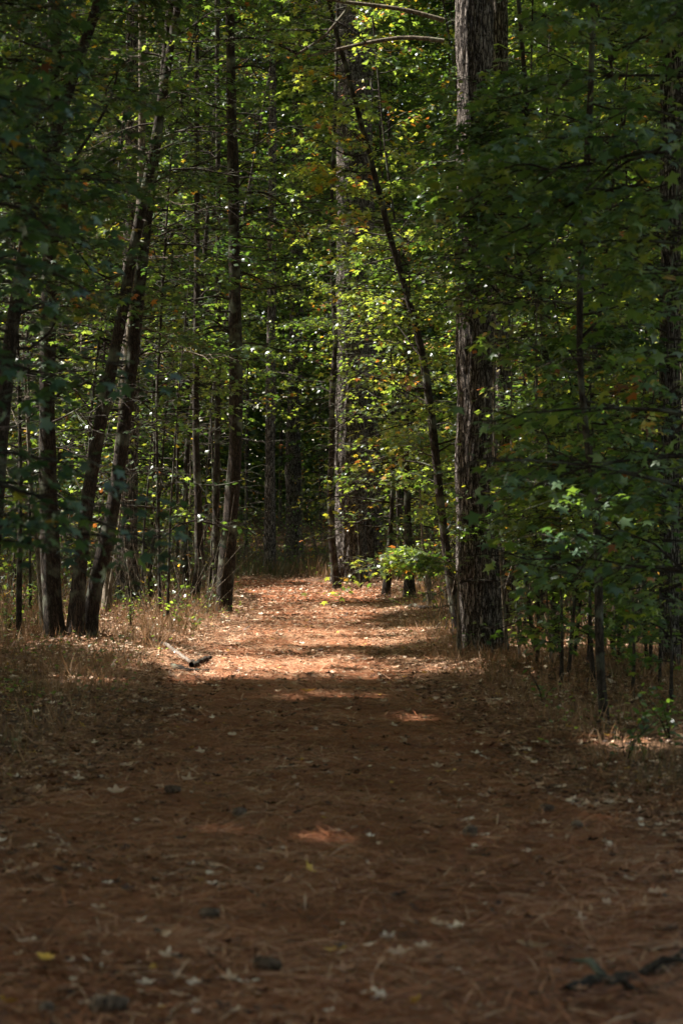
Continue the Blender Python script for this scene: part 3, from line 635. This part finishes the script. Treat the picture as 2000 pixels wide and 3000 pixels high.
# thin bare stems in the brown undergrowth on both sides
stems = [(px, D) for px, D in zip(rng.uniform(1480, 2060, 46), rng.uniform(21, 46, 46))] + [(px, D) for px, D in zip(rng.uniform(-40, 600, 12), rng.uniform(28, 56, 12))] + [(px, D) for px, D in zip(rng.uniform(660, 1330, 14), rng.uniform(52, 66, 14))]
for px, D in stems:
    x = (px - 1000) / F * D
    if in_path(np.array(x), np.array(D), .4): continue
    hh = rng.uniform(2.0, 4.5); a, b = rng.normal(0, .22, 2)
    side = 'on the right' if px > 1400 else ('on the left' if px < 640 else 'beyond the end of the path')
    tree('sapling', 'thin bare brown stem in the undergrowth ' + side, 'sapling', None, (rng.uniform(.010, .024), .006), D=D,
         xyz=[(x, D, 0), (x + a * .5, D, hh * .3), (x + a + b * .3, D, hh * .6), (x + a + b, D + b, hh)], crown=(.6, hh), nb=8, bl=.8, tw=5, lf=4, k=6, lsize=.07, tmpl=KITE,
         mat=M_BARKL if rng.random() < .5 else M_BARK, tint=(.5, .15), yellow=.1, group='thin bare stems ' + side, culln=True, elev=(.6, .3))

# ------------------------------------------------------------------ the wood all around
def mass(n, x0, x1, y0, y1, z0, z1, size, tmpl=QUAD, clump=3.0, thr=-.1, cl=True):
    P = np.stack([rng.uniform(x0, x1, n), rng.uniform(y0, y1, n), rng.uniform(z0, z1, n)], -1)
    v = nz(P[:, 0] * .9 + P[:, 1] * .3, P[:, 2] * 1.6, 3 / clump, 1) + .7 * nz(P[:, 1], P[:, 2] + P[:, 0] * .4, 3 / clump, 5)
    P = P[v > thr]
    if cl: P = P[cull(P, .01)]
    return P
def mass_obj(name, P, size, label, tint=(.5, .17)):
    n = len(P); t = np.clip(rng.normal(tint[0], tint[1], n) + .12 * nz(P[:, 0], P[:, 2], .7, 3), 0, .84)
    t = np.where(rng.random(n) < .03, rng.uniform(.85, .97, n), t)
    return link(name, leaves(name, P, rand_dir(n, .5), up_n(n, .8), rng.uniform(.7, 1.3, n) * size, t, QUAD), M_LEAF, kind='stuff', label=label)
P = mass(560000, -22, 22, 80, 104, 1.0, 27, .2, clump=4, thr=-.75, cl=False)
mass_obj('distant_wood', P, .24, 'far-off wood closing the view behind all the trees', (.38, .15))
n = 70000; x, y = scatter(n, 24, 74, .165, .8)
k = ~in_path(x, y, .5) & ~((x > -3.6) & (x < .6) & (y > 40) & (y < 51)) & ((x < 0) & (y > 32) | (x > 0) & (y > 25)) & (nz(x, y, .9, 8) > -.25); x, y = x[k], y[k]; n = len(x)
P = np.stack([x, y, H(x, y) + rng.random(n) ** 1.6 * (1.7 + .5 * nz(x, y, .8, 1))], -1)
P = P[cull(P, .3) & gap(P)]; n = len(P)
link('undergrowth', leaves('undergrowth', P, rand_dir(n, .5), up_n(n, .6), rng.uniform(.04, .10, n), np.where(rng.random(n) < .22, rng.uniform(.84, 1, n), np.clip(rng.normal(.5, .17, n), 0, .84)), KITE), M_LEAF, kind='stuff',
     label='low tangled leafy undergrowth between the trunks')
bs = [(o.location.x, o.location.y) for o in scene.objects if o.parent is None and o.get('category') in ('tree', 'pine tree', 'sapling') and 12 < o.location.y < 56]
bs = np.repeat(np.array(bs), 70, 0); n = len(bs); a = rng.random(n) * 2 * pi; r_ = rng.uniform(.06, .42, n); x, y = bs[:, 0] + np.cos(a) * r_, bs[:, 1] + np.sin(a) * r_
P = np.stack([x, y, H(x, y) + .02 + np.clip(.32 - r_, 0, 1) * .28 * rng.random(n)], -1)
link('trunk_foot_litter', leaves('trunk_foot_litter', P, rand_dir(n, .35), up_n(n, .5), rng.uniform(.04, .09, n), np.clip(rng.normal(.38, .24, n), 0, .95), OVC), M_DEAD, kind='stuff', label='dead leaves banked against the feet of the trunks')
P[:, 2] = H(x, y) - .01
link('tufts_at_trunks', leaves('tufts_at_trunks', P, np.stack([rng.normal(0, .4, n), rng.normal(0, .4, n), np.ones(n)], -1), rand_dir(n, .2), rng.uniform(.07, .26, n), np.clip(rng.normal(.6, .2, n), 0, 1), GB), M_GRASS, kind='stuff', label='dry grass tufts round the feet of the trunks')
# fine bare twigs in the undergrowth
n = 5200; x, y = scatter(n, 23, 66, .165, .8); k = ~in_path(x, y, .5) & ~((x > -3.6) & (x < .6) & (y > 40) & (y < 51)) & ((x < 0) & (y > 29) | (x > 0)); x, y = x[k], y[k]; n = len(x)
b0 = np.stack([x, y, H(x, y)], -1); b2 = b0 + np.stack([rng.normal(0, .35, n), rng.normal(0, .35, n), rng.uniform(.3, 1.9, n)], -1); b1 = (b0 + b2) / 2 + rng.normal(0, .09, (n, 3))
V, q = tubes(np.stack([b0, b1, b2], 1), np.tile([.005, .0038, .0018], (n, 1)) * rng.uniform(.6, 1.5, (n, 1)), 3)
link('brush_twigs', raw_mesh('brush_twigs', V, q, smooth=True), M_BARKL, kind='stuff', label='fine bare twigs of the brown brush between the trunks')
# unseen leaf canopy added above and beside the view to shade it
NC = 3500
xs_ = rng.uniform(-30, 22, NC); ys_ = rng.uniform(-14, 92, NC)
zb = np.maximum(8.5, 2.6 + .235 * ys_)
C = np.stack([xs_, ys_, zb + rng.random(NC) ** 1.3 * 6], -1)
G_ = C - S[None] * (C[:, 2:3] / S[2])      # thinner where its shade would fall on the middle distance, and over the camera
thin = ((G_[:, 1] > 23) & (rng.random(NC) < .12)) | ((np.abs(C[:, 0] - 3) < 7) & (C[:, 1] > -14) & (C[:, 1] < 19) & (rng.random(NC) < .88))
C = C[~thin]; NC = len(C)
ng = 1050; gz = rng.uniform(9.5, 14, ng); gg = np.stack([rng.uniform(-4, 10, ng), rng.uniform(3, 20.0, ng), gz * 0], -1)  # clumps added up-sun so their shade covers the foreground
C = np.concatenate([C, gg + S[None] / S[2] * gz[:, None]]); NC += ng
nk = 260; gk = np.stack([rng.uniform(-3, 4, nk), rng.uniform(4, 10.3, nk), np.zeros(nk)], -1); C = np.concatenate([C, gk + S[None] / S[2] * rng.uniform(9.5, 13, nk)[:, None]]); NC += nk  # extra clumps added up-sun to shade the path's near end
n2 = 650; gy2 = rng.uniform(23, 62, n2); z2 = 5.5 + .29 * gy2 + rng.random(n2) * 4  # clumps added up-sun to shade the middle distance
C = np.concatenate([C, np.stack([rng.uniform(-13, 9, n2), gy2, z2 * 0], -1) + S[None] / S[2] * z2[:, None]]); NC += n2
nd = 1100; yd = rng.uniform(44, 95, nd); C = np.concatenate([C, np.stack([rng.uniform(-34, 16, nd), yd, 2.6 + .235 * yd + rng.random(nd) * 5], -1)]); NC += nd  # clumps added over the far wood to darken it
P = C[:, None, :] + rng.normal(0, 1, (NC, 85, 3)) * np.array([.75, .75, .35])
P = P.reshape(-1, 3); P = P[cull(P, .006)]
mass_obj('added_shade_canopy', P, .28, 'leaf canopy added overhead, outside the picture, to shade the scene')
side = []  # leaf screens added around the scene to block low sky light
for n, b in [(30000, (-34, -26, -16, 80, .3, 13)), (26000, (17, 24, -16, 80, .3, 13)), (26000, (-30, 20, -24, -16, .3, 13)), (60000, (-45, 45, 106, 125, 1, 34))]:
    side.append(mass(n, *b, .4, clump=4, thr=-.8, cl=True))
mass_obj('added_leaf_screen', np.concatenate(side), .42, 'leaf masses added around the scene, mostly outside the picture, to block low sky light')

# ------------------------------------------------------------------ sticks, cones and single leaves on the ground
def stick(name, label, pix, w0, w1, lift=.02, mat=None, forks=(), cat='stick'):
    """pix: ground pixels along the stick"""
    pts = []
    for px, py in pix:
        D = dist(py); x = (px - 1000) / F * D; pts.append((x, D, float(H(x, D)) + lift + w0 / 2))
    Pn = smooth_path(pts, 18); Pn += rng.normal(0, w0 * .12, Pn.shape)
    parts = [tubes(Pn[None], np.linspace(w0, w1, 18)[None] / 2, 9)]
    for t, az, ln in forks:
        s = Pn[t]; e = s + np.array([cos(az) * ln, sin(az) * ln, .04]); m_ = (s + e) / 2 + np.array([0, 0, .03])
        parts.append(tubes(np.array([[s, m_, e]]), np.array([[w1 * .5, w1 * .4, w1 * .2]]), 6))
    V, q = join(parts); c = Pn[0]
    o = link(name, raw_mesh(name, V - c, q, smooth=True), mat or M_STICK, label=label, category=cat); o.location = c
    return o
stick('fallen_branch', 'sunlit grey fallen branch lying in the grass at the left edge of the path', [(430, 1912), (490, 1925), (550, 1948), (580, 1955)], .045, .03)
stick('fallen_branch', 'short broken branch end propped up at the left edge of the path', [(560, 1962), (590, 1950), (615, 1940)], .05, .04, .03, M_BARK)
stick('fallen_branch', 'dark fallen branch lying below the sunlit grey one', [(505, 1962), (550, 1972), (612, 1972)], .05, .035, .01, M_BARK)
stick('fallen_branch', 'dark fallen branch lying in the grass left of the thick pine', [(1198, 1800), (1240, 1808), (1290, 1808), (1325, 1806)], .06, .035, .03, M_BARK)
stick('fallen_branch', 'thick crooked branch curving across the bottom right corner', [(1660, 2952), (1740, 2915), (1810, 2915), (1880, 2900), (1950, 2862), (2050, 2800)], .042, .030, .012, M_BARK, [(5, 2.2, .16), (9, .4, .2)])
stick('fallen_branch', 'darker branch lying just below the thick crooked one in the bottom right corner', [(1780, 2960), (1850, 2945), (1930, 2930), (2060, 2880)], .034, .026, .0, M_BARK, [(6, -2.4, .12)])
stick('twig', 'long thin dark twig along the bottom edge', [(1270, 2952), (1400, 2962), (1520, 2985), (1660, 2998)], .016, .008, .0, M_BARK)
stick('twig', 'short pale grey twig left of the middle of the near path', [(682, 2595), (720, 2615), (760, 2640)], .013, .009, .01)
stick('twig', 'pale thin twig in the bottom left corner', [(20, 2860), (70, 2885), (115, 2940)], .010, .006, .01)
stick('twig', 'thin grey twig near the right edge of the near path', [(1850, 2785), (1900, 2800), (1950, 2792)], .010, .007, .01)
stick('twig', 'dark twig lying flat just left of the crooked branch', [(1490, 2940), (1560, 2935), (1650, 2942)], .012, .008, .005, M_BARK)

def cone(name, label, px, py, s, az, up=0.0):
    D = dist(py); x = (px - 1000) / F * D; n = 70
    V0, q0 = tubes(np.array([[(-.5, 0, 0), (-.25, 0, 0), (.1, 0, 0), (.5, 0, 0)]]) * s, np.array([[.08, .16, .13, .03]]) * s, 10)
    o = link(name, None, label=label, category='pine cone')
    o.location = (x, D, float(H(x, D)) + .02 + s * .33); o.rotation_euler = (0, up, az)
    link('core', raw_mesh('core', V0, q0, smooth=True), M_BARK, o)
    i = np.arange(n); t = (i + .5) / n; a = i * 2.39996
    rr = (np.interp(t, [0, .25, .6, 1], [.16, .34, .30, .06])) * s
    Pp = np.stack([(t - .5) * s, np.cos(a) * rr * .35, np.sin(a) * rr * .35], -1)
    Dd = np.stack([.35 + t, np.cos(a) * 1.1, np.sin(a) * 1.1], -1)
    Nn = np.stack([-np.ones(n), np.cos(a) * .4, np.sin(a) * .4], -1)
    sv = np.array([(0, -.35, 0), (0, .35, 0), (.7, .45, 0), (1, 0, .05), (.7, -.45, 0), (.6, 0, .22)]); sf = np.array([(0, 1, 5), (1, 2, 5), (2, 3, 5), (3, 4, 5), (4, 0, 5)])
    link('scales', leaves('scales', Pp, Dd, Nn, s * .33, rng.uniform(.1, .9, n), (sv, sf)), M_CONE, o)
    return o
M_CONE = leaf_mat('cone_scale', [(0, (.03, .02, .015)), (1, (.20, .14, .10))], [(0, (.01, .01, .01)), (1, (.02, .02, .02))], .02, .9, .1)
cone('pine_cone', 'big dark pine cone at the bottom edge, left of centre', 308, 2985, .095, .4)
cone('pine_cone', 'grey pine cone lying near the bottom, left of the middle of the path', 775, 2878, .075, -.2)
cone('pine_cone', 'round grey pine cone beside a sunlit strip right of the middle of the path', 1376, 2466, .075, 1.2)
cone('pine_cone', 'small dark pine cone near the right of the path, above the round grey one', 1596, 2385, .06, .3)
cone('pine_cone', 'dark pine cone between the round grey one and the right bank', 1690, 2440, .055, 2)
cone('pine_cone', 'small black pine cone left of centre in the shaded path', 502, 2338, .07, 0)
cone('pine_cone', 'dark pine cone beside the sunlit strip on the middle of the path', 700, 2400, .065, 1)
cone('pine_cone', 'small dark pine cone on the near path below the pale twig', 610, 2705, .06, .5)
cone('pine_cone', 'dark pine cone in the bottom left corner', 138, 2985, .06, 1.5)
cone('pine_cone', 'small dark cone on the shaded path below the near end of the sunlit bend', 905, 1992, .06, 1.5)

def ground_leaf(label, px, py, s, az, tint, lift=.0, roll=.2, tm=None, mat=None):
    D = dist(py); x = (px - 1000) / F * D
    tv, tf = tm or (CURL if label.startswith('pale triangular') else OVC)
    tv = tv.copy(); tv[:, :2] += rng.normal(0, .03, tv[:, :2].shape)
    nv = np.array([[rng.normal(0, roll), rng.normal(0, roll), 1.]])
    me = leaves('fallen_leaf', np.zeros((1, 3)), np.array([[cos(az), sin(az), .05]]), norm(nv), s, np.array([tint]), (tv, tf))
    o = link('fallen_leaf', me, mat or M_DEAD, label=label, category='fallen leaf')
    o.location = (x, D, float(H(x, D)) + .035 + lift)
LEAVES = [
 ('pale upright folded leaf right of centre near the bottom of the path', 1335, 2780, .085, 1.5, .9, .035, .7),
 ('pale greenish leaf lying flat above the upright folded leaf', 1392, 2675, .06, .2, .88, .0, .2),
 ('long pale curled leaf lying right of the upright folded leaf', 1505, 2795, .10, -.5, .86, .0, .3),
 ('whitish curled leaf on the left of the near path above the corner', 205, 2740, .065, .1, .84, .0, .3),
 ('small whitish leaf near the middle of the bottom edge', 545, 2920, .05, .6, .9, .0, .3),
 ('pale round leaf right of the big dark pine cone', 395, 2918, .055, .4, .88, .0, .3),
 ('large pale curled leaf on the left below the dim sunlit strip', 335, 2442, .115, .05, .72, .01, .2),
 ('pale twisted leaf above the large curled one on the left', 312, 2340, .085, .4, .80, .01, .5),
 ('brown curled leaf left of the pale twig', 470, 2580, .09, .3, .62, .01, .5),
 ('pair-like pale brown leaf just left of the pale twig', 598, 2568, .07, .2, .72, .0, .3),
 ('broad pale brown leaf above the pale twig', 650, 2565, .075, 2.2, .74, .0, .3),
 ('curled brown leaf with a dark underside on the right of the near path', 1755, 2580, .085, .2, .68, .02, .6),
 ('brown leaf standing on edge at the right border of the near path', 1985, 2580, .08, 1.3, .62, .02, .7),
 ('small white leaf on the path below the middle sunlit strip', 812, 2503, .04, .3, .93, .0, .2),
 ('yellow leaf lying in the middle of the path just before the sunlit bend', 878, 2044, .10, .1, 1.0, .0, .15),
 ('small yellow leaf on the shaded path left of centre', 598, 2310, .04, .2, 1.0, .0, .2),
 ('orange yellow leaf right of centre in the shaded path', 865, 2236, .06, .1, 1.0, .0, .2),
 ('pale triangular leaf left of centre on the shaded path', 530, 2293, .075, .3, .82, .0, .3),
 ('pale leaf lying on the path right of centre above the narrow sunlit patch', 1262, 2252, .065, .5, .78, .0, .3),
 ('pale curved leaf on the path left of the right bank', 1565, 2438, .07, .2, .84, .0, .3),
 ('whitish leaf beside the right bank', 1873, 2440, .05, 1.2, .9, .0, .4),
 ('small pale leaf lying just right of the whitish one by the right bank', 1915, 2436, .045, .2, .86, .0, .2),
 ('pale pinkish leaf in the middle right of the near path', 1345, 2632, .075, .1, .7, .0, .2),
 ('dull grey leaf on the left of the near path', 372, 2568, .06, .4, .55, .0, .3),
 ('small pale leaf near the left edge of the near path', 172, 2517, .045, .4, .85, .0, .3),
 ('pale leaf at the lower right beside the crooked branch', 1770, 2856, .05, .9, .88, .0, .4),
 ('pale brown leaf low in the centre left of the upright one', 1130, 2828, .065, .1, .78, .0, .3),
 ('light leaf above the pale brown one in the lower centre', 1208, 2805, .06, .2, .84, .0, .3),
 ('reddish brown leaf near the bottom centre', 975, 2903, .07, .7, .6, .01, .5),
 ('pale leaf at the lower centre left of the curled brown one', 945, 2812, .075, .2, .82, .0, .3),
]
for L in LEAVES: ground_leaf(L[0], L[1], L[2], L[3] * 1.3, L[4], L[5] , *L[6:])
# small leafy plants on the banks
def plant(label, px, py, h, n, tint, spread=.12, lsize=.045):
    D = dist(py); x = (px - 1000) / F * D; z = float(H(x, D)); st = 5
    rt = root('leafy_plant', label, 'plant', (x, D, z))
    a = rng.random(st) * 6.28; rr = rng.uniform(.3, 1, st) * spread; e = np.stack([np.cos(a) * rr, np.sin(a) * rr, h * rng.uniform(.6, 1, st)], -1)
    Pm = np.stack([e * 0, e * np.array([.35, .35, .55]), e], 1)
    V, q = tubes(Pm, np.tile([.004, .003, .0015], (st, 1)), 4); link('stem', raw_mesh('stem', V, q, smooth=True), M_BARK, rt)
    k = rng.integers(0, st, n); t = rng.uniform(.25, 1, n)[:, None]
    LP = e[k] * t * np.array([1, 1, 1]) + rng.normal(0, .025, (n, 3))
    link('foliage', leaves('foliage', LP, rand_dir(n, .4), up_n(n, .5), lsize * rng.uniform(.6, 1.2, n), np.clip(rng.normal(tint, .08, n), 0, .86), OVAL), M_LEAF, rt)
plant('sunlit green plant in the grass below the furrowed pine', 385, 1880, .42, 70, .7)
plant('pale leafed seedling in the grass left of the straight brown trunk', 505, 1868, .38, 44, .62, .2, .06)
plant('small green plant in the grass right of the pale leafed seedling', 570, 1880, .30, 40, .6, .2, .055)
plant('upright green weed beside the foot of the thick pine', 1520, 1935, .38, 80, .6, .08)
plant('low green plant against the left foot of the thick pine', 1372, 1935, .30, 50, .5, .06, .035)
plant('dark green plant in the grass at the right, left of the near slender trunk', 1590, 2080, .25, 40, .45, .14)
plant('leafy plant in the right bank below the near slender trunk', 1830, 2230, .34, 70, .4, .22, .06)
plant('clump of dark green leaves at the right border of the bank', 1960, 2190, .40, 80, .4, .25, .06)
plant('small green weed at the left edge behind the lone stem', 60, 1850, .5, 60, .6, .25, .055)
plant('bright green plant at the foot of the lone stem on the left', 20, 1900, .3, 60, .66, .2, .05)

# things that only share a look share a group
seen = {}
for o in scene.objects:
    if o.parent is None and o.get('label') and not o.get('kind'): seen.setdefault(o['label'], []).append(o)
for lab, os_ in seen.items():
    if len(os_) > 1:
        for o in os_: o['group'] = lab
